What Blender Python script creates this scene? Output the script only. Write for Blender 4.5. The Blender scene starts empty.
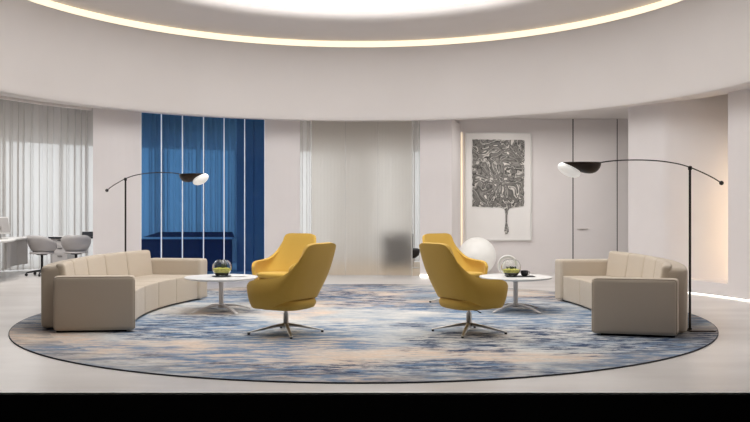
import bpy, bmesh, math, random
from mathutils import Vector, Matrix, noise
random.seed(4)
scene = bpy.context.scene
COL = scene.collection
PI = math.pi
F = 816.0; HZ = 210.0; EYE = 1.3
CX, CY = -0.28, 10.12            # centre of the round hall
RW = 5.8                         # radius of its wall
def R_(d): return math.radians(d)

# ------------------------------------------------------------------ materials
def mat(name, col, rough=.6, metal=0, emit=None, es=0, trans=0, ior=1.45, spec=.5, bump=0, bscale=200, sheen=0):
    m = bpy.data.materials.new(name); m.use_nodes = True
    nt = m.node_tree; b = nt.nodes['Principled BSDF']
    b.inputs['Base Color'].default_value = (*col, 1); b.inputs['Roughness'].default_value = rough
    b.inputs['Metallic'].default_value = metal; b.inputs['IOR'].default_value = ior
    b.inputs['Transmission Weight'].default_value = trans
    b.inputs['Specular IOR Level'].default_value = spec
    if sheen: b.inputs['Sheen Weight'].default_value = sheen
    if emit: b.inputs['Emission Color'].default_value = (*emit, 1); b.inputs['Emission Strength'].default_value = es
    if bump:
        t = nt.nodes.new('ShaderNodeTexNoise'); t.inputs['Scale'].default_value = bscale; t.inputs['Detail'].default_value = 3
        c = nt.nodes.new('ShaderNodeTexCoord'); nt.links.new(c.outputs['Object'], t.inputs['Vector'])
        u = nt.nodes.new('ShaderNodeBump'); u.inputs['Strength'].default_value = bump; u.inputs['Distance'].default_value = .01
        nt.links.new(t.outputs['Fac'], u.inputs['Height']); nt.links.new(u.outputs['Normal'], b.inputs['Normal'])
    return m
def s2l(r, g, b):
    f = lambda c: (c/255/12.92) if c/255 <= .04045 else ((c/255+.055)/1.055)**2.4
    return (f(r), f(g), f(b))
def mottled(name, c1, c2, scale, rough=.6, sc=(1,1,1), spec=.4, bump=0, detail=6):
    m = mat(name, c1, rough, spec=spec); nt = m.node_tree; b = nt.nodes['Principled BSDF']
    tc = nt.nodes.new('ShaderNodeTexCoord'); mp = nt.nodes.new('ShaderNodeMapping'); mp.inputs['Scale'].default_value = sc
    t = nt.nodes.new('ShaderNodeTexNoise'); t.inputs['Scale'].default_value = scale; t.inputs['Detail'].default_value = detail
    r = nt.nodes.new('ShaderNodeValToRGB'); r.color_ramp.elements[0].position = .3; r.color_ramp.elements[1].position = .7
    r.color_ramp.elements[0].color = (*c1, 1); r.color_ramp.elements[1].color = (*c2, 1)
    L = nt.links.new
    L(tc.outputs['Object'], mp.inputs['Vector']); L(mp.outputs[0], t.inputs['Vector']); L(t.outputs['Fac'], r.inputs[0]); L(r.outputs[0], b.inputs['Base Color'])
    if bump:
        u = nt.nodes.new('ShaderNodeBump'); u.inputs['Strength'].default_value = bump; u.inputs['Distance'].default_value = .01
        L(t.outputs['Fac'], u.inputs['Height']); L(u.outputs['Normal'], b.inputs['Normal'])
    return m
M = {}
M['wall'] = mottled('plaster', (.83,.79,.785), (.86,.82,.815), 1.5, .75, spec=.2)
M['ceil'] = mottled('ceiling_plaster', (.75,.71,.69), (.78,.74,.72), .8, .8, spec=.15)
M['floor'] = mottled('polished_floor', (.60,.565,.54), (.74,.71,.685), 1.1, .32, (.6,1.7,1), .35)
M['tan_floor'] = mottled('tan_streak_floor', (.50,.40,.29), (.57,.47,.35), 3, .4, (.3,3,1))  # tan streaked floor strip behind the frosted glass
M['wall_dark'] = mat('dark_front_wall', (.09,.085,.08), .8)
M['black_floor'] = mat('black_ground', (.001,.001,.001), 1, spec=0)
M['edge'] = mat('floor_edge_highlight', (.8,.8,.78), .5)
M['fabric'] = mat('taupe_fabric', s2l(197,184,167), .85, spec=.2, bump=.25, bscale=260, sheen=.25)
M['piping'] = mat('taupe_piping', s2l(150,138,122), .85, spec=.2)
M['yellow'] = mat('mustard_fabric', (.655,.415,.08), .8, spec=.2, bump=.3, bscale=320, sheen=.2)
M['yellow_seam'] = mat('mustard_seam', (.45,.27,.04), .8, spec=.2)
M['chrome'] = mat('brushed_steel', (.62,.60,.57), .28, 1)
M['white'] = mat('white_lacquer', (.80,.79,.77), .35)
M['whitepl'] = mat('white_plastic', (.66,.63,.62), .4)
M['seatpl'] = mat('chair_shell_plastic', (.50,.475,.47), .45)
M['greypl'] = mat('grey_laminate', (.45,.43,.42), .5)
M['black'] = mat('black_metal', (.018,.014,.012), .4, .3)
M['blackpl'] = mat('black_plastic', (.015,.015,.017), .45)
M['bronze'] = mat('dark_bronze', (.035,.024,.018), .38, .6)
M['opal'] = mat('opal_glass', (.85,.84,.82), .3, emit=(1,.97,.92), es=.35)
M['globe'] = mat('opal_globe', (.8,.79,.76), .35, emit=(1,.96,.88), es=.2)
M['glass'] = mat('clear_glass', (.97,.98,.97), .02, trans=1, ior=1.3)
M['moss'] = mottled('yellow_moss', (.35,.36,.04), (.75,.68,.18), 60, .9)
M['soil'] = mottled('dark_pebbles', (.02,.02,.015), (.16,.15,.12), 70, .9)
M['leaf'] = mat('dark_leaf', (.03,.05,.02), .6)
M['canvas'] = mat('white_canvas', (.92,.90,.88), .8)
M['led_warm'] = mat('led_warm', (1,.9,.7), .5, emit=(1,.86,.63), es=.97)
M['led_white'] = mat('led_white', (1,1,1), .5, emit=(1,.96,.88), es=3.0)
M['panel'] = mat('luminous_ceiling', (1,1,1), .5, emit=(1,.985,.97), es=3.0)
M['navy'] = mat('dark_furniture', (.02,.022,.03), .6)
M['gap'] = mat('door_gap', (.06,.055,.05), .8)

def curtain_mat():
    m = bpy.data.materials.new('sheer_curtain'); m.use_nodes = True; nt = m.node_tree; nt.nodes.clear(); L = nt.links.new
    o = nt.nodes.new('ShaderNodeOutputMaterial'); t = nt.nodes.new('ShaderNodeBsdfTransparent'); tr = nt.nodes.new('ShaderNodeBsdfTranslucent')
    d = nt.nodes.new('ShaderNodeBsdfDiffuse'); a = nt.nodes.new('ShaderNodeMixShader'); b = nt.nodes.new('ShaderNodeMixShader')
    tr.inputs[0].default_value = (.80,.79,.77,1); d.inputs[0].default_value = (.66,.63,.61,1); t.inputs[0].default_value = (.95,.95,.95,1)
    a.inputs[0].default_value = .5; L(tr.outputs[0], a.inputs[1]); L(d.outputs[0], a.inputs[2])
    b.inputs[0].default_value = .80; L(t.outputs[0], b.inputs[1]); L(a.outputs[0], b.inputs[2]); L(b.outputs[0], o.inputs[0])
    return m
M['curtain'] = curtain_mat()
def blue_glass():
    m = bpy.data.materials.new('blue_glass'); m.use_nodes = True; nt = m.node_tree; nt.nodes.clear(); L = nt.links.new
    o = nt.nodes.new('ShaderNodeOutputMaterial'); t = nt.nodes.new('ShaderNodeBsdfTransparent'); g = nt.nodes.new('ShaderNodeBsdfGlossy')
    fr = nt.nodes.new('ShaderNodeFresnel'); fr.inputs[0].default_value = 1.3
    a = nt.nodes.new('ShaderNodeMixShader'); t.inputs[0].default_value = (.105,.295,.57,1); g.inputs['Roughness'].default_value = .04
    g.inputs[0].default_value = (.45,.6,1,1)
    d = nt.nodes.new('ShaderNodeBsdfDiffuse'); d.inputs[0].default_value = (.035,.075,.40,1)
    b = nt.nodes.new('ShaderNodeMixShader'); b.inputs[0].default_value = .12
    L(t.outputs[0], b.inputs[1]); L(d.outputs[0], b.inputs[2])
    L(fr.outputs[0], a.inputs[0]); L(b.outputs[0], a.inputs[1]); L(g.outputs[0], a.inputs[2]); L(a.outputs[0], o.inputs[0])
    return m
M['blue'] = blue_glass()
def frosted():
    m = bpy.data.materials.new('reeded_frosted_glass'); m.use_nodes = True; nt = m.node_tree; nt.nodes.clear(); L = nt.links.new
    o = nt.nodes.new('ShaderNodeOutputMaterial'); g = nt.nodes.new('ShaderNodeBsdfRefraction'); g.inputs['IOR'].default_value = 1.25
    g.inputs['Roughness'].default_value = .36; g.inputs[0].default_value = (1,.98,.95,1)
    d = nt.nodes.new('ShaderNodeBsdfDiffuse'); d.inputs[0].default_value = (.72,.70,.67,1)
    a = nt.nodes.new('ShaderNodeMixShader'); a.inputs[0].default_value = .16
    L(g.outputs[0], a.inputs[1]); L(d.outputs[0], a.inputs[2]); L(a.outputs[0], o.inputs[0])
    return m
M['frost'] = frosted()
def rug_mat(border):
    m = mat('rug_border' if border else 'rug_pile', (.5,.5,.5), .95, spec=.1); nt = m.node_tree; N = nt.nodes.new; L = nt.links.new
    b = nt.nodes['Principled BSDF']; tc = N('ShaderNodeTexCoord')
    def nz(scale, sc, detail=5, rot=0, dist=0, off=0, rough=.55):
        mp = N('ShaderNodeMapping'); mp.inputs['Scale'].default_value = sc; mp.inputs['Rotation'].default_value = (0,0,rot); mp.inputs['Location'].default_value = (off, off*.7, 0)
        t = N('ShaderNodeTexNoise'); t.inputs['Scale'].default_value = scale; t.inputs['Detail'].default_value = detail
        t.inputs['Distortion'].default_value = dist; t.inputs['Roughness'].default_value = rough
        L(tc.outputs['Object'], mp.inputs['Vector']); L(mp.outputs[0], t.inputs['Vector']); return t.outputs['Fac']
    def ramp(f, stops):
        r = N('ShaderNodeValToRGB'); e = r.color_ramp.elements
        while len(e) < len(stops): e.new(.5)
        for k, (p, c) in enumerate(stops): e[k].position = p; e[k].color = (c,c,c,1) if not isinstance(c, tuple) else (*c,1)
        L(f, r.inputs[0]); return r.outputs[0]
    def mix(f, a, c, mode='MIX'):
        x = N('ShaderNodeMix'); x.data_type = 'RGBA'; x.blend_type = mode
        if isinstance(f, float): x.inputs[0].default_value = f
        else: L(f, x.inputs[0])
        for i, v in ((6,a),(7,c)):
            if isinstance(v, tuple): x.inputs[i].default_value = (*v,1)
            else: L(v, x.inputs[i])
        return x.outputs[2]
    def blobs(f, lst):
        for x, y, rx, ry, w in lst:
            mp = N('ShaderNodeMapping'); mp.inputs['Scale'].default_value = (1/rx,1/ry,0); mp.inputs['Location'].default_value = (-x/rx,-y/ry,0)
            g = N('ShaderNodeTexGradient'); g.gradient_type = 'SPHERICAL'; L(tc.outputs['Object'], mp.inputs['Vector']); L(mp.outputs[0], g.inputs[0])
            a = N('ShaderNodeMath'); a.operation = 'MULTIPLY_ADD'; L(g.outputs['Fac'], a.inputs[0]); a.inputs[1].default_value = w; L(f, a.inputs[2]); f = a.outputs[0]
        return f
    def mul(a, c):
        x = N('ShaderNodeMath'); x.operation = 'MULTIPLY'; L(a, x.inputs[0]); L(c, x.inputs[1]); return x.outputs[0]
    rt = R_(30) if border else 0
    base = ramp(nz(.9, (.8,1.2,1), 6, off=2, rough=.65), [(.36, s2l(150,163,178)), (.48, s2l(192,193,192)), (.66, s2l(214,210,204))])
    sp = nz(5.0, (.55,2.0,1), 5, rt, off=1, rough=.72)
    beige = mul(ramp(blobs(nz(.5, (.8,1.2,1), 4, off=7.3), [(-2.1,-2.35,1.0,.6,.18),(-.3,-2.9,2.0,.7,.10),(0,-1.2,2.4,1.2,-.14),(2.3,-1.8,1.8,1.2,-.25),(-2.2,-.9,1.8,.9,-.2),(2.6,.2,1.5,1.5,-.2)]), [(.47, 0.), (.56, 1.)]), ramp(sp, [(.38, .25), (.56, .9)]))
    c = mix(beige, base, s2l(214,192,172))
    sp2 = nz(4.2, (.6,2.3,1), 6, rt, .1, off=3, rough=.74)
    big = nz(.42, (.8,1.3,1), 6, off=4.1, dist=.2, rough=.62)
    big = blobs(big, [(0,-1.0,2.2,1.0,.06),(-2.4,-.9,1.7,.9,.22),(-1.5,-1.7,1.5,.5,.18),(2.3,-.4,1.8,1.3,.25),(.85,-3.4,.6,.35,.25),(-.3,-2.7,1.6,.5,-.12),(-2,1.6,1.4,.8,.15),(.2,-1.9,1.2,.6,-.08)])
    blue = mul(ramp(big, [(.465, .0), (.55, 1.)]), ramp(sp2, [(.43, .05), (.55, 1.)]))
    c = mix(blue, c, s2l(112,134,160))
    sp3 = nz(5.5, (.6,2.2,1), 6, rt, .1, off=9, rough=.78)
    navy = mul(ramp(blobs(nz(.5, (.9,1.4,1), 6, off=11.2, dist=.2, rough=.65), [(2.2,-1.9,1.8,1.1,.26),(.85,-3.4,.6,.35,.22),(-2,-1.1,1.5,.6,.08),(-.5,-2.6,1.5,.8,-.2)]), [(.49, 0.), (.57, 1.)]), ramp(sp3, [(.47, 0.), (.56, 1.)]))
    c = mix(navy, c, s2l(54,70,98))
    if border:
        st = ramp(nz(2.0, (1,3,1), 8, R_(30), .3, off=5, rough=.7), [(.44, 0.), (.60, .6)])
        c = mix(st, c, s2l(112,114,122))
    fine = ramp(nz(26, (1,3,1), 3, off=0), [(.3, .86), (.7, 1.1)])
    c = mix(1.0, c, fine, 'MULTIPLY')
    L(c, b.inputs['Base Color'])
    u = N('ShaderNodeBump'); u.inputs['Strength'].default_value = .4; u.inputs['Distance'].default_value = .01
    L(nz(90, (1,1,1), 2), u.inputs['Height']); L(u.outputs['Normal'], b.inputs['Normal'])
    return m
M['rug'] = rug_mat(False); M['rug_border'] = rug_mat(True)
M['rug_edge'] = mat('rug_binding', s2l(60,62,68), .9)
def art_mat():
    m = mat('relief_ink', (.3,.3,.3), .5); nt = m.node_tree; N = nt.nodes.new; L = nt.links.new; b = nt.nodes['Principled BSDF']
    tc = N('ShaderNodeTexCoord'); t = N('ShaderNodeTexNoise'); t.inputs['Scale'].default_value = 2.3; t.inputs['Detail'].default_value = 2.6; t.inputs['Distortion'].default_value = 1.5; t.inputs['Roughness'].default_value = .60
    L(tc.outputs['Object'], t.inputs['Vector']); r = N('ShaderNodeValToRGB'); e = r.color_ramp.elements
    st = [(.33,.8),(.36,.10),(.41,.34),(.455,.05),(.47,.26),(.495,.20),(.515,.75),(.53,.02),(.56,.24),(.61,.10),(.64,.85),(.67,.15)]
    while len(e) < len(st): e.new(.5)
    for k,(p,c) in enumerate(st): e[k].position = p; e[k].color = (c,c*.96,c*.90,1)
    L(t.outputs['Fac'], r.inputs[0]); L(r.outputs[0], b.inputs['Base Color'])
    u = N('ShaderNodeBump'); u.inputs['Strength'].default_value = .8; u.inputs['Distance'].default_value = .05
    L(t.outputs['Fac'], u.inputs['Height']); L(u.outputs['Normal'], b.inputs['Normal'])
    return m
M['art'] = art_mat(); M['ink'] = mat('grey_ink', (.13,.125,.12), .45)

# ------------------------------------------------------------------ helpers
def obj(name, bm, m, parent=None, smooth=False, angle=35):
    me = bpy.data.meshes.new(name)
    bmesh.ops.recalc_face_normals(bm, faces=bm.faces[:])
    bm.to_mesh(me); bm.free()
    o = bpy.data.objects.new(name, me); COL.objects.link(o)
    for x in (m if isinstance(m, list) else [m]): me.materials.append(x)
    if smooth:
        me.polygons.foreach_set('use_smooth', [True]*len(me.polygons))
        if angle < 180:
            me.set_sharp_from_angle(angle=R_(angle))
    if parent: o.parent = parent
    return o
def mod_bevel(o, w, s=3):
    b = o.modifiers.new('b', 'BEVEL'); b.width = w; b.segments = s; b.limit_method = 'ANGLE'; b.angle_limit = R_(30)
    o.data.polygons.foreach_set('use_smooth', [True]*len(o.data.polygons))
    return o
def mod_sub(o, n=1):
    s = o.modifiers.new('s', 'SUBSURF'); s.levels = n; s.render_levels = n; return o
def tag(o, label, cat, group=None):
    o['label'] = label; o['category'] = cat
    if group: o['group'] = group
    return o
def struct(o): o['kind'] = 'structure'; return o
def empty(name, label, cat, loc, rz=0, group=None):
    o = bpy.data.objects.new(name, None); COL.objects.link(o); o.location = loc; o.rotation_euler = (0,0,rz); o.empty_display_size = .2
    return tag(o, label, cat, group)
def dup(root, loc, rz, label, sx=1):
    r = root.copy(); COL.objects.link(r); r.location = loc; r.rotation_euler = (0,0,rz); r['label'] = label
    def rec(src, dst):
        for ch in list(src.children):
            c = ch.copy(); COL.objects.link(c); c.parent = dst; rec(ch, c)
    kids = list(root.children)
    for ch in kids:
        c = ch.copy(); COL.objects.link(c); c.parent = r
        for g in list(ch.children):
            d = g.copy(); COL.objects.link(d); d.parent = c
    return r
def B(): return bmesh.new()
def box(bm, x0,x1,y0,y1,z0,z1):
    vs = [bm.verts.new((x,y,z)) for z in (z0,z1) for (x,y) in ((x0,y0),(x1,y0),(x1,y1),(x0,y1))]
    for f in ((0,3,2,1),(4,5,6,7),(0,1,5,4),(1,2,6,5),(2,3,7,6),(3,0,4,7)): bm.faces.new([vs[i] for i in f])
    return vs
def prism(bm, pts, z0, z1):
    a = [bm.verts.new((*p[:2], z0)) for p in pts]; b = [bm.verts.new((*p[:2], z1)) for p in pts]
    bm.faces.new(a[::-1]); bm.faces.new(b); n = len(pts)
    for i in range(n): bm.faces.new((a[i], a[(i+1)%n], b[(i+1)%n], b[i]))
def lathe(bm, prof, n=32, c=(0,0,0), close=True):
    rings = []
    for r, z in prof:
        if r < 1e-5: rings.append([bm.verts.new((c[0], c[1], c[2]+z))])
        else: rings.append([bm.verts.new((c[0]+r*math.cos(2*PI*k/n), c[1]+r*math.sin(2*PI*k/n), c[2]+z)) for k in range(n)])
    for a, b in zip(rings, rings[1:]):
        if len(a) == 1 and len(b) == 1: continue
        for k in range(n):
            k2 = (k+1) % n
            if len(a) == 1: bm.faces.new((a[0], b[k2], b[k]))
            elif len(b) == 1: bm.faces.new((a[k], a[k2], b[0]))
            else: bm.faces.new((a[k], a[k2], b[k2], b[k]))
    if close:
        for r in (rings[0], rings[-1]):
            if len(r) > 1: bm.faces.new(r)
def tube(bm, pts, r, n=10, cap=True):
    pts = [Vector(p) for p in pts]; rings = []
    for i, p in enumerate(pts):
        t = (pts[min(i+1,len(pts)-1)] - pts[max(i-1,0)]).normalized()
        ref = Vector((0,0,1)) if abs(t.z) < .9 else Vector((1,0,0))
        a = t.cross(ref).normalized(); b = t.cross(a); rr = r[i] if isinstance(r, (list,tuple)) else r
        rings.append([bm.verts.new(p + a*rr*math.cos(2*PI*k/n) + b*rr*math.sin(2*PI*k/n)) for k in range(n)])
    for a, b in zip(rings, rings[1:]):
        for k in range(n): bm.faces.new((a[k], a[(k+1)%n], b[(k+1)%n], b[k]))
    if cap: bm.faces.new(rings[0][::-1]); bm.faces.new(rings[-1])
def grid(bm, P, closed_u=False):
    nu, nv = len(P), len(P[0]); vs = [[bm.verts.new(P[i][j]) for j in range(nv)] for i in range(nu)]
    for i in range(nu - (0 if closed_u else 1)):
        for j in range(nv-1): bm.faces.new((vs[i][j], vs[(i+1)%nu][j], vs[(i+1)%nu][j+1], vs[i][j+1]))
def polar(a, r): return (CX + r*math.sin(a), CY + r*math.cos(a))
def ang(x, r=RW):
    """bearing (about the hall centre) of the point of circle r where it stands x px across"""
    k = (x-375)/F; A = 1+k*k; Bq = -2*(k*CX + CY); C = CX*CX + CY*CY - r*r
    Z = (-Bq + math.sqrt(Bq*Bq - 4*A*C))/(2*A); return math.atan2(k*Z-CX, Z-CY)
def arcwall(bm, a0, a1, r0, r1, z0, z1, n=None, skew=0):
    n = n or max(2, int(abs(a1-a0)/R_(2)))
    P = []
    for i in range(n+1):
        a = a0 + (a1-a0)*i/n
        (x0,y0), (x1,y1) = polar(a, r0), polar(a, r1)
        P.append([(x0,y0,z0),(x1,y1,z0),(x1,y1,z1),(x0,y0,z1)])
    vs = [[bm.verts.new(p) for p in q] for q in P]
    for i in range(n):
        for j in range(4): bm.faces.new((vs[i][j], vs[i][(j+1)%4], vs[i+1][(j+1)%4], vs[i+1][j]))
    bm.faces.new(vs[0]); bm.faces.new(vs[-1][::-1])
def P3(x, y, Z): return Vector(((x-375)/F*Z, Z, EYE-(y-HZ)/F*Z))

# ------------------------------------------------------------------ room shell
FL = 5.83
bm = B(); box(bm, -11.2, 10.8, FL, 21.4, -.25, 0); struct(obj('floor', bm, M['floor']))
bm = B(); box(bm, -11.2, 10.8, FL-.03, FL, -.012, .002); struct(obj('trim_1', bm, M['edge']))  # pale strip carries the bright highlight of the floor edge in its colour
bm = B(); box(bm, -11.2, 10.8, -1.3, FL-.031, -.30, -.013); struct(obj('floor', bm, M['black_floor']))
bm = B(); prism(bm, [polar(a, r) for r, rng in ((6.15, 1), (10.35, -1)) for a in [R_(-6 + 21*k/12) for k in range(13)][::rng]], .0, .004); struct(obj('floor', bm, M['tan_floor']))

# drum: profile revolved about the hall centre
def revolve(prof, n=128):
    bm = B(); P = []
    for i in range(n):
        a = 2*PI*i/n; P.append([(*polar(a, r), z) for r, z in prof])
    grid(bm, P, True); return bm
lip = [(6.02,3.05),(5.80,3.03),(5.36,2.995),(5.34,2.985),(5.30,2.978),(5.24,2.972),(5.205,2.982),(5.187,3.01),(5.18,3.06)]
prof = [(6.02,3.9)] + lip
for k in range(1, 13):
    t = k/12; prof.append((5.18 - .25*t - .035*math.sin(PI*t)*0 , 3.06 + (4.30-3.06)*t + 0))
prof += [(4.96,4.31),(5.05,4.31),(5.05,4.43)]
# flat ceiling ring, then a coved recess up to the luminous disc
prof += [(4.6,4.43),(3.9,4.43),(3.62,4.43),(3.54,4.436),(3.47,4.455),(3.42,4.49),(3.39,4.54),(3.375,4.60)]
o = struct(obj('ceiling', revolve(prof), M['ceil'], smooth=True, angle=28))
bm = B(); lathe(bm, [(0,4.60),(3.375,4.60),(3.375,4.64),(0,4.64)], 96, (CX,CY,0), False)
tag(obj('luminous_ceiling_disc', bm, M['panel']), 'large round white luminous panel recessed in the middle of the drum ceiling', 'ceiling light')
bm = B(); lathe(bm, [(5.04,4.315),(5.02,4.315),(5.02,4.428),(5.04,4.428)], 128, (CX,CY,0), False)
tag(obj('cove_light_strip', bm, M['led_warm']), 'warm glowing light strip ringing the top of the curved ceiling drum', 'light strip')
# flat ceiling of the spaces around the drum
bm = B(); lathe(bm, [(6.0,3.9),(11.3,3.9),(11.3,4.0),(6.0,4.0)], 96, (CX,CY,0), False); struct(obj('ceiling', bm, M['ceil']))
# outer wall with its window openings
a_m235 = ang(235, 10.9)
WT = 2.84
def outer(a0, a1, z0, z1, name):
    bm = B(); arcwall(bm, a0, a1, 10.9, 11.1, z0, z1); return struct(obj(name, bm, M['wall']))
aL = R_(-75)
outer(aL, R_(18), WT, 3.9, 'wall_back')
outer(ang(120,10.9), a_m235, 0, .62, 'wall_back')
outer(a_m235, ang(285,10.9), 0, WT, 'wall_back')
outer(R_(18), R_(110), 0, 3.9, 'wall_right')
bm = B(); arcwall(bm, R_(110), R_(285), 10.9, 11.1, -.3, 3.9); struct(obj('wall_front', bm, M['wall_dark']))
# window frames
def wframe(a0, a1, z0, n, name):
    bm = B()
    for k in range(n+1):
        a = a0 + (a1-a0)*k/n; arcwall(bm, a-.004, a+.004, 10.82, 10.9, z0, WT, 2)
    arcwall(bm, a0, a1, 10.82, 10.9, z0, z0+.05); arcwall(bm, a0, a1, 10.82, 10.9, WT-.05, WT)
    return struct(obj(name, bm, M['white']))
wframe(aL, ang(120,10.9), .0, 6, 'window_3'); wframe(ang(120,10.9), a_m235, .62, 3, 'window_4'); wframe(ang(285,10.9), R_(18), 0, 3, 'window_5')

# ring wall piers
def pier(xa, xb, name, skew=None, r0=RW, r1=6.02, n=6):
    a0, a1 = ang(xa), ang(xb); bm = B(); b0, b1 = max(a0, ang(xa+.5, r1)), min(a1, ang(xb-.5, r1))
    prism(bm, [polar(a0+(a1-a0)*k/n, r0) for k in range(n+1)] + [polar(b1+(b0-b1)*k/n, r1) for k in range(n+1)], 0, 3.06)
    return struct(obj(name, bm, M['wall']))
pier(93, 141, 'wall_left'); pier(265, 300, 'wall_back')
# pier beside the painting recess, side face splayed outward
a0, a1 = ang(420), ang(452)
bm = B(); pts = [polar(a0 + (a1-a0)*k/4, RW) for k in range(5)] + [(1.78, 16.86), (1.10, 16.86)]
prism(bm, pts, 0, 3.06); struct(obj('wall_back', bm, M['wall']))
# painting recess
WY = 16.85
bm = B(); box(bm, 1.3, 6.2, WY, WY+.2, 0, 3.3); struct(obj('wall_back', bm, M['wall']))
bm = B(); prism(bm, [(1.3,WY)] + [polar(ang(440)+(ang(640)-ang(440))*k/8, 6.0) for k in range(9)] + [(6.2,WY)], 3.18, 3.28); struct(obj('ceiling', bm, M['ceil']))
bm = B(); box(bm, 1.75, 6.2, WY-.012, WY, 0, .07); struct(obj('baseboard_back', bm, M['wall']))
# flush door leaf in the recess wall: leaf, dark gaps, recessed pull
dx0, dx1 = P3(573,0,WY).x, P3(617,0,WY).x
door = B(); box(door, dx0+.009, dx1-.009, WY-.015, WY, .01, 3.17); d = struct(obj('door_1', door, M['wall']))
bm = B(); box(bm, dx0-.011, dx0+.009, WY-.006, WY, 0, 3.18); box(bm, dx1-.009, dx1+.011, WY-.006, WY, 0, 3.18); obj('door_gap', bm, M['gap'], d)
bm = B(); p = P3(582,229,WY); box(bm, p.x-.11, p.x+.11, WY-.04, WY-.014, p.z-.006, p.z+.006); obj('door_handle', bm, M['chrome'], d)
# right: curved wall with the lit alcove
aA, aB, aD = ang(627), ang(664), ang(728)
def rb(a):   # radius of the alcove's back wall
    t = (a-aB)/(aD-aB); return RW if t <= 0 else RW + .86*t if t < 1.25 else RW+.86*1.25
path = []
nose = Vector(polar(aA, RW)); 
path.append(polar(aA-.012, 6.35)); path.append(polar(aA-.010, 6.0)); path.append(polar(aA-.004, 5.87)); path.append(polar(aA+.006, 5.82))
for k in range(0, 40):
    a = aA + .016 + (aD + .16 - aA - .016)*k/39; path.append(polar(a, rb(a)))
back = [polar(aD+.16, 7.5), polar((aB+aD)/2, 7.6), polar(aA+.05, 6.9)]
bm = B()
P = [[(x,y,0.0),(x,y,3.42)] for x, y in path + back]; grid(bm, P, True)
struct(obj('wall_right', bm, M['wall'], smooth=True, angle=40))
bm = B(); n = 16
prism(bm, [polar(aB+(aD-aB)*k/n, RW-.004) for k in range(n+1)] + [polar(aD-(aD-aB)*k/n, rb(aD-(aD-aB)*k/n)-.004) for k in range(n)], 0.03, .21); struct(obj('trim_2', bm, M['wall']))
bm = B(); arcwall(bm, aD, R_(128), RW, RW+.22, 0.03, 3.06); struct(obj('wall_right', bm, M['wall']))
bm = B(); arcwall(bm, aD+.004, aD+.3, RW+.225, RW+.30, 3.06, 3.42); struct(obj('ceiling', bm, M['ceil']))
bm = B(); arcwall(bm, aB-.1, aD+.3, 6.03, 7.6, 3.42, 3.46); struct(obj('ceiling', bm, M['ceil']))
# glowing line at the foot of the right wall, and one up the inside edge of the alcove
bm = B(); arcwall(bm, ang(660), R_(120), RW-.008, RW+.02, .004, .017, 60)
tag(obj('floor_light_strip', bm, M['led_white']), 'thin white glowing strip along the foot of the curved right wall', 'light strip')
bm = B(); arcwall(bm, aD+.012, aD+.018, RW+.224, RW+.25, .25, 2.0, 2)
tag(obj('alcove_light_strip', bm, mat('led_alcove', (1,.8,.5), emit=(1,.74,.44), es=24)), 'warm vertical light strip hidden behind the edge of the right alcove', 'light strip')
bm = B(); p0 = Vector((1.735, 16.6)); box(bm, 1.77, 1.80, 16.82, 16.85, .1, 2.9)  # visible strip tinted to stand in for the soft warm glow on the wall
tag(obj('recess_wall_glow', bm, mat('recess_glow', (1,.8,.5), emit=(1,.84,.66), es=.55)), 'warm glowing strip standing in for light on the wall, left of the framed artwork', 'light strip')
bm = B(); arcwall(bm, ang(420), ang(430), RW-.012, RW-.001, .01, .05, 4)
tag(obj('floor_light_strip', bm, M['led_white']), 'short white glowing strip at the foot of the pier right of the frosted glass', 'light strip')

# blue glass wall
w = bpy.data.objects.new('window_1', None); COL.objects.link(w); struct(w)
xs = [141.5, 162, 183, 204, 224.5, 245, 265]
for k, (xa, xb) in enumerate(zip(xs, xs[1:])):
    bm = B(); n = 3; a0, a1 = ang(xa, 5.88), ang(xb, 5.88)
    P = [[(*polar(a0+(a1-a0)*i/n, 5.88), z) for z in (0.0, 3.04)] for i in range(n+1)]; grid(bm, P)
    obj('glass_pane', bm, M['blue'], w)
for k, x in enumerate(xs):
    a = ang(x, 5.84); hw = .0011
    bm = B(); arcwall(bm, a-hw, a+hw, 5.86, 5.895, 0.0, 3.04, 2); obj('mullion', bm, mat('mullion_faint_glow', (.9,.9,.9), .4, emit=(.85,.92,1), es=.25) if k == 0 else mull, w)  # white mullions given a faint glow to brighten them
    if k == 0: mull = w.children[-1].data.materials[0] if len(w.children) else bpy.data.materials['mullion_faint_glow']
# frosted reeded glass panels
w = bpy.data.objects.new('window_2', None); COL.objects.link(w); struct(w)
xs = [312, 345.5, 375.5, 405, 412.5]
xs = [311.5, 345.5, 378, 412]
for xa, xb in zip(xs, xs[1:]):
    bm = B(); a0, a1 = ang(xa, 5.9), ang(xb, 5.9); n = 96; P = []; Q = []
    for i in range(n+1):
        a = a0+(a1-a0)*i/n; r = 5.90 + (.0011*math.cos(i*PI/2) if 0 < i < n else 0)
        P.append([(*polar(a, r), z) for z in (.02, 3.04)]); Q.append([(*polar(a, 5.912), z) for z in (.02, 3.04)])
    loop = P + Q[::-1]; grid(bm, loop, True)
    obj('glass_pane', bm, M['frost'], w, smooth=True, angle=60)
for x in (311.5, 345.5, 378, 412):
    a = ang(x, 5.9); hw = .0008; bm = B(); arcwall(bm, a-hw, a+hw, 5.88, 5.93, 0, 3.04, 2); obj('frame_post', bm, M['white'], w)
# rail under the lip on the left opening
bm = B(); arcwall(bm, R_(-85), ang(93), 5.84, 5.90, 2.99, 3.045); struct(obj('trim_3', bm, M['ceil']))

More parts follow.
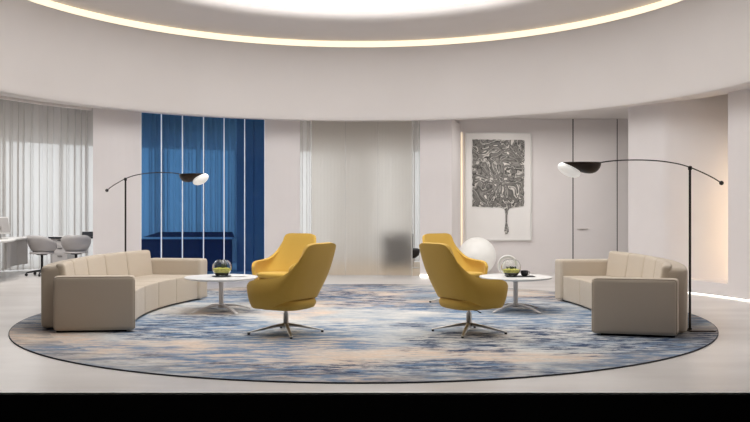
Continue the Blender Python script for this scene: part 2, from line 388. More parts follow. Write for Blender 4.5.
# ------------------------------------------------------------------ curtains
def curtain(a0, a1, name, label, z0=.02, z1=3.88, seed=0):
    rnd = random.Random(seed); bm = B(); L = abs(a1-a0)*10.4; n = int(L/.011); P = []; ph = 0; w = .15; T = .02; am = .07
    for i in range(n+1):
        if i % 14 == 0: w = rnd.uniform(.11, .21); T_ = rnd.choice((.012, .02, .034, .045)); am_ = rnd.uniform(.04, .09)
        if i == 0: T, am = T_, am_
        T += (T_-T)*.1; am += (am_-am)*.1
        ph += .011*2*PI/w
        e = min(1, i/12, (n-i)/12)
        a = a0+(a1-a0)*i/n + e*T/10.4*math.sin(2*ph)
        r = 10.4 + am*math.sin(ph)
        P.append([(*polar(a, r), z0), (*polar(a, r), z1)])
    grid(bm, P); o = obj(name, bm, M['curtain'], smooth=True, angle=180)
    return tag(o, label, 'curtain', None)
curtain(aL, ang(51.6,10.4), 'curtain', 'sheer pale curtain behind the desks, far left beyond the wide seam', seed=1)
curtain(ang(52.5,10.4), ang(128,10.4), 'curtain', 'sheer pale curtain behind the desks, strip next to the left white pier', seed=2)
curtain(ang(130,10.4), ang(282,10.4), 'curtain', 'sheer curtain seen through the blue tinted glass', seed=3)
curtain(ang(284,10.4), R_(17), 'curtain', 'sheer curtain seen blurred behind the frosted glass panels', seed=4)
bm = B(); arcwall(bm, aL, R_(17), 10.35, 10.45, 3.86, 3.9); struct(obj('trim_4', bm, M['white']))

# ------------------------------------------------------------------ rug
RX, RY, RR, RT = -.12, 10.15, 4.05, .012
t = empty('round_rug', 'large round rug with streaky blue, grey and beige abstract pattern', 'rug', (RX,RY,0))
bm = B(); lathe(bm, [(0,.001),(3.66,.001),(3.66,RT),(0,RT)], 128, close=False); obj('rug_field', bm, M['rug'], t)
bm = B(); lathe(bm, [(3.66,.001),(4.043,.001),(4.043,RT),(3.66,RT)], 128, close=False); obj('rug_border', bm, M['rug_border'], t)
bm = B(); lathe(bm, [(4.043,.001),(4.05,.001),(4.05,RT),(4.043,RT)], 128, close=False); obj('edge_binding', bm, M['rug_edge'], t)

# ------------------------------------------------------------------ sofas
def sofa(p0, p1, side, label, bd=.96):
    p0, p1 = Vector(p0), Vector(p1); L = (p1-p0).length; mid = (p0+p1)/2
    tt = (p1-p0).normalized(); nn = Vector((tt.y, -tt.x)) * side
    root = empty('curved_sofa', label, 'sofa', (mid.x, mid.y, RT+.001))
    bow = .30; th = R_(8)
    def pt(u, v, z):
        q = u/L; a = th*(1-2*q)
        f = p0 + tt*u + nn*bow*4*q*(1-q); d = nn*math.cos(a) - tt*math.sin(a); p = f + d*v - mid
        return (p.x, p.y, z)
    def block(name, u0, u1, v0, v1, z0, z1, bev, n=4, lean=0, m='fabric', seg=4, crown=0):
        bm = B(); vs = []
        for i in range(n+1):
            u = u0+(u1-u0)*i/n
            vs.append([bm.verts.new(pt(u, v0, z0)), bm.verts.new(pt(u, v1, z0)), bm.verts.new(pt(u, v1+lean, z1)), bm.verts.new(pt(u, v0+lean, z1))])
        for i in range(n):
            for j in range(4): bm.faces.new((vs[i][j], vs[i][(j+1)%4], vs[i+1][(j+1)%4], vs[i+1][j]))
        bm.faces.new(vs[0]); bm.faces.new(vs[-1])
        bmesh.ops.recalc_face_normals(bm, faces=bm.faces[:])
        ed = [e for e in bm.edges if len(e.link_faces) == 2 and e.calc_face_angle() > R_(45)]
        bmesh.ops.bevel(bm, geom=ed, offset=bev, segments=seg, profile=.6, affect='EDGES')
        return obj(name, bm, M[m], root, smooth=True, angle=50)
    A = .20
    block('plinth', .05, L-.05, .06, .78, 0, .03, .004, 8, m='black')
    for k in range(2):
        u0, u1 = (0, A) if k == 0 else (L-A, L)
        a = block('armrest', u0, u1, -.03, .81, .02, .59, .045)
        bm = B(); uu = u0+.012 if k == 0 else u1-.012
        pts = [pt(uu, -.018, .04), pt(uu, -.018, .545), pt(uu, .0, .572), pt(uu, .03, .581), pt(uu, .77, .581), pt(uu,.792,.572), pt(uu, .798, .545), pt(uu, .798, .04)]
        tube(bm, pts, .0055, 6); obj('piping', bm, M['piping'], a, smooth=True)
    n = 5
    for k in range(n):
        u0 = A + (L-2*A)*k/n; u1 = A + (L-2*A)*(k+1)/n
        s = block('seat_section', u0+.001, u1-.001, 0.0, bd-.25, .02, .365, .022, 3)
        block('back_cushion', u0+.001, u1-.001, bd-.30, bd-.20, .34, .715, .045, 3, lean=.05)
    block('back_shell', A+.002, L-A-.002, bd-.245, bd, .02, .69, .06, 14)
    return root
sofa((-2.555,8.60), (-2.445,11.82), -1, 'curved taupe sofa on the left, in front of the blue glass')
sofa((2.245,8.37), (2.59,11.66), 1, 'curved taupe sofa on the right, below the flush door', .89)

# ------------------------------------------------------------------ lounge chairs
def catm(keys, s):
    n = len(keys)
    for i in range(n-1):
        if s <= keys[i+1][0] or i == n-2:
            t = (s-keys[i][0])/(keys[i+1][0]-keys[i][0]); out = []
            for k in range(1, len(keys[0])):
                x0,x1 = keys[i][0], keys[i+1][0]; p1, p2 = keys[i][k], keys[i+1][k]
                m1 = (p2-keys[i-1][k])/(x1-keys[i-1][0])*(x1-x0) if i > 0 else 0
                m2 = (keys[i+2][k]-p1)/(keys[i+2][0]-x0)*(x1-x0) if i+2 < n else (p2-p1)
                d = p2-p1
                if m1*d <= 0: m1 = 0
                if m2*d <= 0: m2 = 0
                m1 = max(-3*abs(d), min(3*abs(d), m1)); m2 = max(-3*abs(d), min(3*abs(d), m2))
                out.append((2*t**3-3*t*t+1)*p1 + (t**3-2*t*t+t)*m1 + (-2*t**3+3*t*t)*p2 + (t**3-t*t)*m2)
            return out
def lounge(loc, rz, label):
    root = empty('lounge_chair', label, 'armchair', loc, rz, 'mustard swivel lounge chairs')
    # s, bottom x,y,z, top x,y,z, bulge
    K = [(0,   0,   -.27, .378,  0,    -.475, .945, .02),
         (.18, .14, -.265,.378,  .14,  -.475, .945, .02),
         (.34, .23, -.235,.374,  .245, -.462, .925, .03),
         (.40, .26, -.21, .366,  .280, -.435, .875, .035),
         (.48, .29, -.15, .345,  .318, -.35,  .740, .045),
         (.58, .31, -.06, .305,  .350, -.21,  .630, .05),
         (.70, .315, .07, .280,  .368, -.05,  .592, .05),
         (.84, .305, .17, .280,  .368,  .11,  .580, .045),
         (.94, .28,  .235, .295,  .345,  .215,  .553, .03),
         (1.0, .262, .255,.325,  .322,  .262, .505, .012)]
    bm = B(); nu, nv = 56, 9; P = []
    for i in range(nu+1):
        u = -1 + 2*i/nu; s = abs(u); sg = 1 if u >= 0 else -1
        bx,by,bz,tx,ty,tz,bl = catm(K, s); row = []
        a = min(1, s/.45)*PI/2; ox, oy = math.sin(a), -math.cos(a)
        for j in range(nv):
            v = j/(nv-1); w = math.sin(PI*v)
            # flare: more outward low down
            q = v**.85
            x = bx+(tx-bx)*q + ox*bl*w; y = by+(ty-by)*v + oy*bl*w; z = bz+(tz-bz)*v
            row.append((sg*x, y, z))
        P.append(row)
    grid(bm, P); sh = obj('shell', bm, M['yellow'], root, smooth=True, angle=180)
    so = sh.modifiers.new('t', 'SOLIDIFY'); so.thickness = .036; so.offset = -1
    bv = sh.modifiers.new('b', 'BEVEL'); bv.width = .014; bv.segments = 3; bv.angle_limit = R_(50); bv.limit_method = 'ANGLE'
    def slab(name, W, y0, y1, z0, z1, bev, m, dish=0, zf=0):
        bm = B(); pts = []; n = 28; yc = (y0+y1)/2; hy = (y1-y0)/2
        for k in range(n):
            a = 2*PI*k/n; c, s_ = math.cos(a), math.sin(a); e = .55
            pts.append((W*math.copysign(abs(c)**e, c)*(1 + .05*(math.copysign(abs(s_)**e, s_))), yc + hy*math.copysign(abs(s_)**e, s_)))
        rings = []
        prof = [(0,0,0),(.80,0,0),(.93,0,.12),(1,0,.45),(1,0,.65),(.96,0,.90),(.86,0,1),(.45,0,1.04),(0,0,1.05)]
        for f, _, h in prof:
            if f == 0: rings.append([bm.verts.new((0, yc, z0+(z1-z0)*h))])
            else: rings.append([bm.verts.new((px*f, yc+(py-yc)*f, z0+(z1-z0)*h + zf*(py-yc)/hy*f)) for px, py in pts])
        for a_, b_ in zip(rings, rings[1:]):
            for k in range(n):
                k2 = (k+1)%n
                if len(a_) == 1: bm.faces.new((a_[0], b_[k], b_[k2]))
                elif len(b_) == 1: bm.faces.new((a_[k], a_[k2], b_[0]))
                else: bm.faces.new((a_[k], a_[k2], b_[k2], b_[k]))
        return obj(name, bm, M[m], root, smooth=True, angle=70)
    slab('seat_pan', .275, -.275, .25, .262, .372, .05, 'yellow')
    slab('seat_cushion', .278, -.24, .30, .345, .425, .05, 'yellow', zf=.008)
    bm = B(); lathe(bm, [(.0,.262),(.035,.262),(.035,.245),(.0165,.242),(.0165,.20),(0,.20)], 20); obj('gas_lift', bm, M['chrome'], root, True)
    bm = B(); lathe(bm, [(0,.215),(.027,.215),(.029,.09),(.036,.07),(.036,.055),(0,.055)], 20); obj('column', bm, M['chrome'], root, True)
    bm = B(); tube(bm, [(.0,0,.245),(.10,.03,.24),(.135,.04,.225),(.15,.045,.222)], [.005,.005,.007,.007], 8); obj('height_lever', bm, M['blackpl'], root, True)
    for k in range(4):
        a = R_(44) + k*PI/2; ca, sa = math.cos(a), math.sin(a); bm = B(); P = []
        for i in range(7):
            t_ = i/6; d = .02+.38*t_; z = .075 - .058*t_**1.2; w = .026-.010*t_; h = .034-.024*t_
            P.append([(d*ca-w*sa*q, d*sa+w*ca*q, z+h*r) for q, r in ((-1,0),(1,0),(.8,1),(-.8,1))])
        vs = [[bm.verts.new(p) for p in r] for r in P]
        for i in range(6):
            for j in range(4): bm.faces.new((vs[i][j], vs[i][(j+1)%4], vs[i+1][(j+1)%4], vs[i+1][j]))
        bm.faces.new(vs[0]); bm.faces.new(vs[-1]); lg = obj('base_leg', bm, M['chrome'], root); mod_bevel(lg, .004, 2)
        bm = B(); lathe(bm, [(0,0),(.014,0),(.014,.018),(0,.018)], 12, (.385*ca, .385*sa, 0)); obj('glide', bm, M['blackpl'], lg)
    return root
# rotation: chair faces local +y
c0 = lounge((-.93, 8.52, RT+.001), R_(60), 'mustard swivel armchair, front left, its back to the camera')
dup(c0, (.985, 8.56, RT+.001), R_(-60), 'mustard swivel armchair, front right, its back to the camera')
dup(c0, (-1.29, 11.3, RT+.001), R_(150), 'yellow armchair facing forward, behind the front left armchair')
dup(c0, (1.15, 11.3, RT+.001), R_(-143), 'yellow armchair facing forward, before the big white globe')

# ------------------------------------------------------------------ side tables
def table(loc, label):
    root = empty('round_coffee_table', label, 'coffee table', loc, 0, 'white round coffee tables')
    bm = B(); lathe(bm, [(0,.405),(.40,.405),(.445,.414),(.46,.424),(.462,.432),(.457,.438),(0,.438)], 64); obj('table_top', bm, M['white'], root, True)
    bm = B(); lathe(bm, [(0,.405),(.09,.405),(.09,.397),(.030,.395),(.028,.08),(.045,.06),(.045,.045),(0,.045)], 24); obj('column', bm, M['whitepl'], root, True)
    for k in range(4):
        a = R_(38) + k*PI/2; ca, sa = math.cos(a), math.sin(a); bm = B(); vs = []
        for i in range(9):
            t_ = i/8; d = .01+.40*t_; z = .062 - .062*t_**2.2; w = .030-.008*t_; h = .028-.016*t_
            vs.append([bm.verts.new((d*ca-w*sa*q, d*sa+w*ca*q, z+h*r)) for q, r in ((-1,0),(1,0),(1,1),(-1,1))])
        for i in range(8):
            for j in range(4): bm.faces.new((vs[i][j], vs[i][(j+1)%4], vs[i+1][(j+1)%4], vs[i+1][j]))
        bm.faces.new(vs[0]); bm.faces.new(vs[-1]); mod_bevel(obj('base_leg', bm, M['whitepl'], root), .005, 2)
    return root
T1 = Vector((-1.96,10.4,RT+.001)); T2 = Vector((1.80,10.45,RT+.001)); TZ = RT+.439
t0 = table(T1, 'white round pedestal coffee table beside the left sofa')
dup(t0, T2, 0, 'white round pedestal coffee table beside the right sofa')
def bowl(x, y, label, r=.122, kind=0):
    z0 = TZ+.008
    root = empty('glass_terrarium', label, 'terrarium', (x,y,z0))
    prof = []; n = 14; bot = -.86
    ph0 = math.asin(bot); ph1 = math.asin(.80)
    cz = -r*bot
    prof.append((0, 0)); 
    for k in range(n+1):
        p = ph0+(ph1-ph0)*k/n; prof.append((r*math.cos(p), cz+r*math.sin(p)))
    inn = r-.004
    for k in range(n, -1, -1):
        p = ph0+(ph1-ph0)*k/n; prof.append((inn*math.cos(p), cz+inn*math.sin(p) + .0))
    prof.append((0, .0045)); bm = B(); lathe(bm, prof, 40, close=False); obj('glass_bowl', bm, M['glass'], root, True, 60)
    ri = r-.007
    def fill(name, za, zb, m, rough):
        bm = B(); pr = [(0, za)]
        for k in range(6):
            z = za+(zb-za)*k/5; rr = math.sqrt(max(1e-5, ri*ri-(z-cz)**2)); pr.append((rr, z))
        pr.append((ri*.6, zb+rough)); pr.append((0, zb+rough*1.4)); lathe(bm, pr, 28, close=False); return obj(name, bm, m, root, True, 70)
    fill('pebbles', .012, .045, M['soil'], 0)
    fill('moss', .046, .092 if kind == 0 else .080, M['moss'], .012)
    rnd = random.Random(kind)
    bm = B()
    for k in range(14):
        a = rnd.uniform(0, 2*PI); d = rnd.uniform(.01,.065); b0 = Vector((d*math.cos(a), d*math.sin(a), .09)); h = rnd.uniform(.035,.085 if kind == 0 else .03); dr = Vector((rnd.uniform(-.02,.02), rnd.uniform(-.02,.02), h))
        tube(bm, [b0, b0+dr*.6, b0+dr], [.005,.008,.002], 5)
    obj('twigs', bm, M['leaf'], root)
    return root
bowl(-1.955, 10.42, 'glass ball terrarium with yellow moss on the left coffee table')
bowl(T2.x-.0, 10.40, 'glass ball terrarium with green moss on the right coffee table', .124, 1).location.x = (511-375)/F*10.4
bm = B(); box(bm, -.19,.17,-.10,.10,0,.007); o = mod_bevel(obj('serving_tray', bm, M['blackpl']), .003, 2); o.location = (1.86, 10.42, TZ+.0003); tag(o, 'thin black tray under the glass ball on the right table', 'tray')
bm = B(); lathe(bm, [(0,0),(.11,0),(.13,.006),(.128,.0075),(0,.006)], 36); o = obj('dark_saucer', bm, M['blackpl'], None, True); o.location = (-1.955, 10.42, TZ+.0003); tag(o, 'flat dark saucer under the glass ball on the left table', 'saucer')
# round white ring behind the right bowl
bm = B(); n = 40; P = []
for i in range(n):
    a = 2*PI*i/n; c, s = math.cos(a), math.sin(a); P.append([(( .112+q)*c, y, (.112+q)*s) for q, y in ((-.016,-.012),(.012,-.018),(.02,0),(.012,.018),(-.016,.012),(-.016,-.012))])
grid(bm, P, True); o = obj('white_ring', bm, M['white'], None, True); o.location = ((508-375)/F*10.58, 10.60, TZ+.1315); o.rotation_euler = (0,0,R_(-8)); tag(o, 'white ring standing behind the right glass ball', 'ornament')
# black cup on the tray
t = empty('black_cup', 'small round black cup at the right end of the tray', 'cup', ((524.5-375)/F*10.4, 10.40, TZ+.0075))
bm = B(); lathe(bm, [(0,0),(.026,0),(.042,.018),(.050,.045),(.047,.070),(.041,.071),(.044,.045),(.036,.018),(0,.008)], 24, close=False); obj('cup_body', bm, M['blackpl'], t, True)
bm = B(); tube(bm, [(.044,0,.055),(.062,0,.054),(.068,0,.038),(.060,0,.024),(.042,0,.022)], .0045, 8); obj('handle', bm, M['blackpl'], t, True)
# open magazine on the left table
t = empty('open_magazine', 'white open magazine lying right of the left glass ball', 'magazine', (-1.74, 10.44, TZ+.0003), R_(15))
for s in (-1, 1):
    bm = B(); P = [[(s*.11*i/6, y, .003+.006*math.sin(PI*(i/6)**.7)) for y in (-.075,.075)] for i in range(7)]; grid(bm, P)
    o = obj('page_block', bm, M['canvas'], t, True); so = o.modifiers.new('t','SOLIDIFY'); so.thickness = .003; so.offset = 1

# ------------------------------------------------------------------ arc lamps (built for the right one; the left is turned round)
def arc_lamp(loc, rz, label):
    root = empty('arc_floor_lamp', label, 'floor lamp', loc, rz, 'black arched floor lamps')
    bm = B(); box(bm, -.03, .24, -.09, .09, 0, .012); mod_bevel(obj('base_plate', bm, M['bronze'], root), .003, 2)
    bm = B(); lathe(bm, [(0,.012),(.020,.012),(.020,.03),(.0125,.032),(.0125,1.725),(0,1.725)], 16); obj('pole', bm, M['black'], root, True)
    bm = B(); lathe(bm, [(0,1.715),(.020,1.715),(.020,1.752),(.012,1.758),(0,1.758)], 16); obj('joint', bm, M['black'], root, True)
    k = 8.7/F; pts = [(720,183),(712,178),(702,173),(688.5,167.3),(675,163.5),(658,161),(640,160),(622,160.2),(608,161.2),(596,163)]
    Q = [Vector(((x-688.5)*k, 0, EYE-RT-(y-HZ)*k)) for x, y in pts]
    # smooth
    def cr(Q, m=4):
        out = []
        for i in range(len(Q)-1):
            a, b, c, d = Q[max(i-1,0)], Q[i], Q[i+1], Q[min(i+2,len(Q)-1)]
            for j in range(m):
                t = j/m; out.append(.5*((2*b)+(c-a)*t+(2*a-5*b+4*c-d)*t*t+(3*b-a-3*c+d)*t**3))
        return out+[Q[-1]]
    bm = B(); tube(bm, cr(Q), .0065, 8); obj('arched_arm', bm, M['black'], root, True)
    bm = B(); bmesh.ops.create_uvsphere(bm, u_segments=16, v_segments=10, radius=.024, matrix=Matrix.Translation(Q[0])); obj('counterweight', bm, M['black'], root, True)
    # shade: dark half bowl and a white half bowl twisted against it
    def X(x): return (x-688.5)*k
    def Zz(y): return EYE-RT-(y-HZ)*k
    def leaf(name, m, cx, rx, top, drop, tilt, depth, full):
        bm = B(); nu, nv = 24, 8; P = []
        for i in range(nu+1):
            a = 2*PI*i/nu; row = []
            for j in range(nv+1):
                f = PI/2*j/nv; rr = math.cos(f); row.append(Vector((rx*rr*math.cos(a), depth*rr*math.sin(a), -drop*math.sin(f))))
            P.append(row)
        rot = Matrix.Rotation(tilt, 4, 'Y')
        vs = []
        P = [[rot @ p + Vector((cx, 0, top)) for p in row] for row in P[:-1]]
        grid(bm, P, True); bmesh.ops.remove_doubles(bm, verts=bm.verts[:], dist=.0005)
        if full: bmesh.ops.holes_fill(bm, edges=[e for e in bm.edges if len(e.link_faces) == 1])
        o = obj(name, bm, m, root, True, 50)
        if not full:
            so = o.modifiers.new('t','SOLIDIFY'); so.thickness = .004; so.offset = -1
        return o
    o = leaf('metal_shade', M['bronze'], X(580.3), .208, Zz(162.4), .150, 0, .130, False)
    for v in o.data.vertices:
        v.co.z = Zz(162.4) + (v.co.z-Zz(162.4))*max(.25, .72+.40*(v.co.x-X(581))/.200)
    bm = B(); bmesh.ops.create_uvsphere(bm, u_segments=32, v_segments=18, radius=1, matrix=Matrix.Translation((X(567.6),0,Zz(169.9))) @ Matrix.Rotation(R_(26), 4, 'Y') @ Matrix.Diagonal((.128,.080,.066,1)))
    obj('opal_diffuser', bm, M['opal'], root, True, 180)
    return root
LR = arc_lamp(((689.0-375)/F*8.7+.01, 8.70, RT), 0, 'black arc floor lamp behind the right sofa, reaching left')
dup(LR, ((125.5-375)/F*11.85, 11.85, RT), R_(158), 'black arc floor lamp behind the left sofa, reaching right')

# ------------------------------------------------------------------ painting, globe
t = empty('framed_artwork', 'tall framed white artwork with a dark square blot dripping downward', 'painting', (2.55, WY, 0))
x0, x1 = P3(465.3,0,16.8).x-2.55, P3(531.7,0,16.8).x-2.55; z1, z0 = P3(0,132.6,16.8).z, P3(0,240.6,16.8).z
bm = B(); box(bm, x0+.02, x1-.02, -.03, -.001, z0+.02, z1-.02); obj('canvas', bm, M['canvas'], t)
bm = B()
for a in ((x0,x0+.025,z0,z1),(x1-.025,x1,z0,z1),(x0+.025,x1-.025,z0,z0+.025),(x0+.025,x1-.025,z1-.025,z1)): box(bm, a[0],a[1],-.05,-.001,a[2],a[3])
obj('frame', bm, M['white'], t)
def ap(x, y): p = P3(x, y, 16.8); return (p.x-2.55, p.z)
rnd = random.Random(3); out = []
def edge(xa,ya,xb,yb,n,j):
    for k in range(n):
        f = k/n; out.append((xa+(xb-xa)*f+rnd.uniform(-j,j), ya+(yb-ya)*f+rnd.uniform(-j,j)))
edge(472.5,139.5,524.5,140,24,.35); edge(524.5,140,524,206,30,.4); edge(524,206,512,207.5,6,.5)
out += [(509.5,208.5),(508,211),(507.4,216),(507.2,223),(508.6,228),(508.8,231.5),(507.3,234),(505.6,234),(504.4,231.5),(504.7,228),(505.8,223),(505.6,216),(505,211),(503.5,208.5)]
edge(500,207.2,472.5,206.5,14,.6); edge(472.5,206.5,472.5,139.5,30,.4)
bm = B(); vs = [bm.verts.new((ap(x,y)[0], -.034, ap(x,y)[1])) for x, y in out]; f = bm.faces.new(vs)
r = bmesh.ops.extrude_face_region(bm, geom=[f]); bmesh.ops.translate(bm, vec=(0,-.01,0), verts=[v for v in r['geom'] if isinstance(v, bmesh.types.BMVert)])
bmesh.ops.triangulate(bm, faces=[f for f in bm.faces if len(f.verts) > 4]); obj('ink_relief', bm, M['art'], t)

t = empty('globe_lamp', 'large white globe lamp on the floor below the framed artwork', 'floor lamp', ((477-375)/F*16.2, 16.2, 0))
bm = B(); bmesh.ops.create_uvsphere(bm, u_segments=48, v_segments=28, radius=.375, matrix=Matrix.Translation((0,0,.383))); obj('globe', bm, M['globe'], t, True)
bm = B(); lathe(bm, [(0,0),(.14,0),(.14,.03),(0,.03)], 32); obj('base_ring', bm, M['white'], t)

# ------------------------------------------------------------------ office left
def office_chair(loc, rz, label, m='seatpl', w=.29):
    root = empty('office_chair', label, 'office chair', loc, rz, 'bucket office chairs')
    bm = B(); nu, nv = 24, 8; P = []
    for i in range(nu+1):
        u = -1+2*i/nu; a = u*R_(140); s = abs(u); row = []
        zt = .80-.22*max(0,(s-.25)/.75)**1.3
        for j in range(nv+1):
            v = j/nv; f = math.sin(v*PI/2); rr = w*(.10+.90*f**.8); z = .43 + (zt-.43)*(1-math.cos(v*PI/2))
            row.append((rr*math.sin(a), -rr*math.cos(a)*.95, z))
        P.append(row)
    grid(bm, P); o = obj('shell', bm, M[m], root, True, 180); so = o.modifiers.new('t','SOLIDIFY'); so.thickness = .015
    bm = B(); lathe(bm, [(0,.43),(.22,.432),(.235,.45),(.22,.468),(0,.474)], 28); obj('seat_pad', bm, M[m], root, True)
    bm = B(); lathe(bm, [(0,.432),(.11,.432),(.10,.41),(.026,.40),(.024,.12),(.04,.10),(.04,.07),(0,.07)], 16); obj('stem', bm, M['blackpl'], root, True)
    for k in range(5):
        a = R_(20)+k*2*PI/5; c, s = math.cos(a), math.sin(a); bm = B()
        tube(bm, [(.02*c,.02*s,.10),(.16*c,.16*s,.085),(.29*c,.29*s,.065)], [.024,.019,.014], 8); lg = obj('base_leg', bm, M['blackpl'], root, True)
        bm = B(); p = Vector((.29*c,.29*s,.028)); d = Vector((-s,c,0))
        tube(bm, [p-d*.018, p+d*.018], .028, 14); obj('caster', bm, M['blackpl'], lg, True, 40)
    return root
oc = office_chair(((42-375)/F*16.2, 16.2, 0), R_(-25), 'white bucket office chair, nearest the left edge, before the curved desk')
dup(oc, ((77-375)/F*16.5, 16.45, 0), R_(20), 'white bucket office chair beside the left white pier')
t = empty('round_stool', 'round black stool peeking out at the right edge of the frosted glass', 'stool', ((413-375)/F*18.2, 18.2, 0))
bm = B(); lathe(bm, [(0,.22),(.05,.225),(.13,.29),(.155,.36),(.15,.42),(.11,.445),(0,.45)], 24); obj('seat', bm, M['blackpl'], t, True)
bm = B(); lathe(bm, [(0,0),(.14,0),(.14,.015),(.02,.03),(.02,.23),(0,.23)], 20); obj('pedestal', bm, M['chrome'], t, True)
t = empty('curved_desk', 'long white desk with rounded end at the far left', 'desk', (-7.6,15.6,0))
poly = [(-8.9,14.2),(-7.1,14.25),(-6.80,14.45),(-6.68,14.8),(-6.72,15.2),(-6.95,15.8),(-7.03,16.3),(-7.03,16.75),(-6.96,17.0),(-7.35,16.98),(-8.1,16.2),(-8.9,15.2)]
bm = B(); prism(bm, [(x+7.6,y-15.6) for x,y in poly], .71, .745); mod_bevel(obj('desk_top', bm, M['white'], t), .008, 2)
bm = B(); prism(bm, [(-1.2,-1.15),(.35,-1.15),(.50,-1.0),(.52,-.75),(.45,-.6),(-1.2,-.6)], .14, .71); obj('end_pedestal', bm, M['white'], t, True)
bm = B(); prism(bm, [(.76,-.45),(.56,.15),(.47,.65),(.47,1.15),(.44,1.15),(.44,.65),(.52,.15),(.72,-.45)], .2, .71); obj('modesty_panel', bm, M['greypl'], t)
bm = B(); box(bm, -1.2,.40,-1.05,-.7,0,.14); obj('plinth', bm, M['navy'], t)
def desktop_monitor(loc, rz, label):
    t = empty('desktop_monitor', label, 'monitor', loc, rz)
    bm = B(); box(bm, -.27,.27,-.012,.012,.10,.43); o = mod_bevel(obj('screen', bm, M['white'], t), .01, 2); o.rotation_euler = (R_(-12),0,0)
    bm = B(); box(bm, -.25,.25,-.0145,-.0122,.125,.415); obj('display', bm, M['greypl'], o)
    bm = B(); box(bm, -.09,.09,-.08,.08,0,.012); obj('foot', bm, M['chrome'], t)
    bm = B(); box(bm, -.03,.03,.02,.035,.012,.24); obj('stand', bm, M['chrome'], t)
    return t
desktop_monitor((-7.1, 15.5, .745), R_(72), 'slim white computer monitor standing on the curved desk')
t = empty('straight_desk', 'white desk with dark edge behind the second office chair', 'desk', (-6.28,17.34,0), 0)
bm = B(); box(bm, -.55,.62,-.28,.28,.715,.745); mod_bevel(obj('desk_top', bm, M['white'], t), .006, 2)
bm = B(); box(bm, -.55,.62,-.29,-.281,.705,.738); obj('edge_band', bm, M['navy'], t)
for x in (-.5,.57):
    bm = B(); box(bm, x-.02,x+.02,-.24,.24,0,.715); obj('leg', bm, M['greypl'], t)
t = empty('drawer_pedestal', 'white four drawer pedestal between the two white office chairs', 'drawer unit', ((61-375)/F*17.15, 17.30, 0), 0)
bm = B(); box(bm, -.16,.16,-.2,.2,.03,.70); obj('body', bm, M['white'], t)
for k in range(4):
    bm = B(); z = .05+.163*k; box(bm, -.152,.152,-.212,-.2,z,z+.152); d = obj('drawer', bm, M['whitepl'], t)
    bm = B(); box(bm, -.05,.05,-.228,-.212,z+.118,z+.128); obj('handle', bm, M['navy'], d)
# open laptop on the straight desk
t = empty('laptop', 'open dark laptop on the desk beside the white pier', 'laptop', (-6.0,17.12,.745), R_(10))
bm = B(); box(bm, -.17,.17,-.12,.12,0,.018); obj('keyboard_base', bm, M['navy'], t)
bm = B(); box(bm, -.17,.17,-.004,.004,0,.12); o = obj('screen', bm, M['navy'], t); o.location = (0,.12,.015); o.rotation_euler = (R_(-50),0,0)
# furniture behind the blue glass
def P2(x, Z): return (x-375)/F*Z
t = empty('long_desk', 'long dark desk with pale top edge behind the blue glass', 'desk', (P2(185,17.4),17.4,0))
bm = B(); box(bm, P2(128,17.4)-t.location.x, P2(234.5,17.4)-t.location.x, -.35,.35,.69,.72); obj('desk_top', bm, M['white'], t)
bm = B(); box(bm, P2(130,17.4)-t.location.x, P2(234.5,17.4)-t.location.x, -.30,-.27,.02,.69); obj('front_panel', bm, M['navy'], t)
bm = B(); xa, xb = P2(143,17.5)-t.location.x, P2(234,17.5)-t.location.x
vs = [(xa,.72),(xa+.35,.83),(xb-.04,.83),(xb,.72)]
a = [bm.verts.new((x,.1,z)) for x,z in vs]; b = [bm.verts.new((x,.14,z)) for x,z in vs]; bm.faces.new(a); bm.faces.new(b[::-1])
for i in range(4): bm.faces.new((a[i],b[i],b[(i+1)%4],a[(i+1)%4]))
obj('desk_screen', bm, M['navy'], t)
bm = B(); box(bm, -.5,.5,-.25,.25,0,.75); o = mod_bevel(obj('low_cabinet', bm, M['navy']), .01, 2); o.location = (P2(394,18.9)+.08, 19.0, 0); o.scale = (.72,1,1); tag(o, 'dark low cabinet blurred behind the frosted glass', 'cabinet')

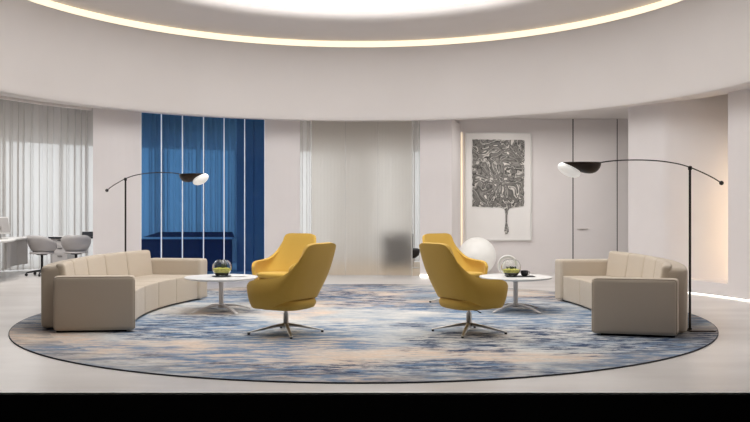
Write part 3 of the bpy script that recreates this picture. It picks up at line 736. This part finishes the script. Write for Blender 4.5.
t = empty('dark_wall_stand_in', 'tall dark block standing in for the unlit wall behind the right end of the blue glass', 'cabinet', (P2(254,17.5),17.55,0))  # block added to darken this bay, in place of the unlit wall
xa, xb = P2(237.5,17.4)-t.location.x, P2(272,17.4)-t.location.x
bm = B(); box(bm, xa, xb, -.25,.25,0,3.6); obj('body', bm, mat('stand_in_body', (.42,.42,.44), .6), t)
bm = B(); box(bm, xa-.02, xa, -.27,.25,.72,2.75); obj('window_post', bm, M['white'], t)  # white post in place of the bright window frame line
for k in range(2):
    bm = B(); w_ = (xb-xa)/2; box(bm, xa+w_*k+.01, xa+w_*(k+1)-.01, -.268,-.25,.05,3.55); obj('door', bm, mat('stand_in_door', (.38,.38,.40), .5), t)
# ------------------------------------------------------------------ light
w = bpy.data.worlds.new('sky'); scene.world = w; w.use_nodes = True
bg = w.node_tree.nodes['Background']; bg.inputs[0].default_value = (.93,.97,1,1); bg.inputs[1].default_value = 1.5
def area(name, loc, size, e, col=(1,.97,.93), rot=(0,0,0)):
    l = bpy.data.lights.new(name, 'AREA'); l.shape = 'DISK'; l.size = size; l.energy = e; l.color = col
    o = bpy.data.objects.new(name, l); COL.objects.link(o); o.location = loc; o.rotation_euler = rot; return o
area('office_fill_light', (-6.6,14.9,3.85), 1.4, 105)  # unseen lamps added to light the office and its curtains
area('office_fill_light', (-2.4,18.2,3.85), 1.2, 60)
area('office_fill_light', (1.0,18.0,3.85), 1.2, 50)
area('recess_fill_light', (2.6,15.75,2.98), .5, 13)  # unseen lamps added to brighten the recess wall
area('recess_fill_light', (4.3,15.45,2.98), .5, 15)

# ------------------------------------------------------------------ camera
cd = bpy.data.cameras.new('camera'); cam = bpy.data.objects.new('camera', cd); COL.objects.link(cam)
cam.location = (0,0,EYE); cam.rotation_euler = (PI/2,0,0); cd.sensor_width = 36; cd.lens = F/750*36; cd.shift_y = -1/750
cd.clip_end = 100; scene.camera = cam
vs = scene.view_settings; vs.view_transform = 'Standard'; vs.look = 'None'; vs.gamma = 1; vs.exposure = .06; vs.use_curve_mapping = False
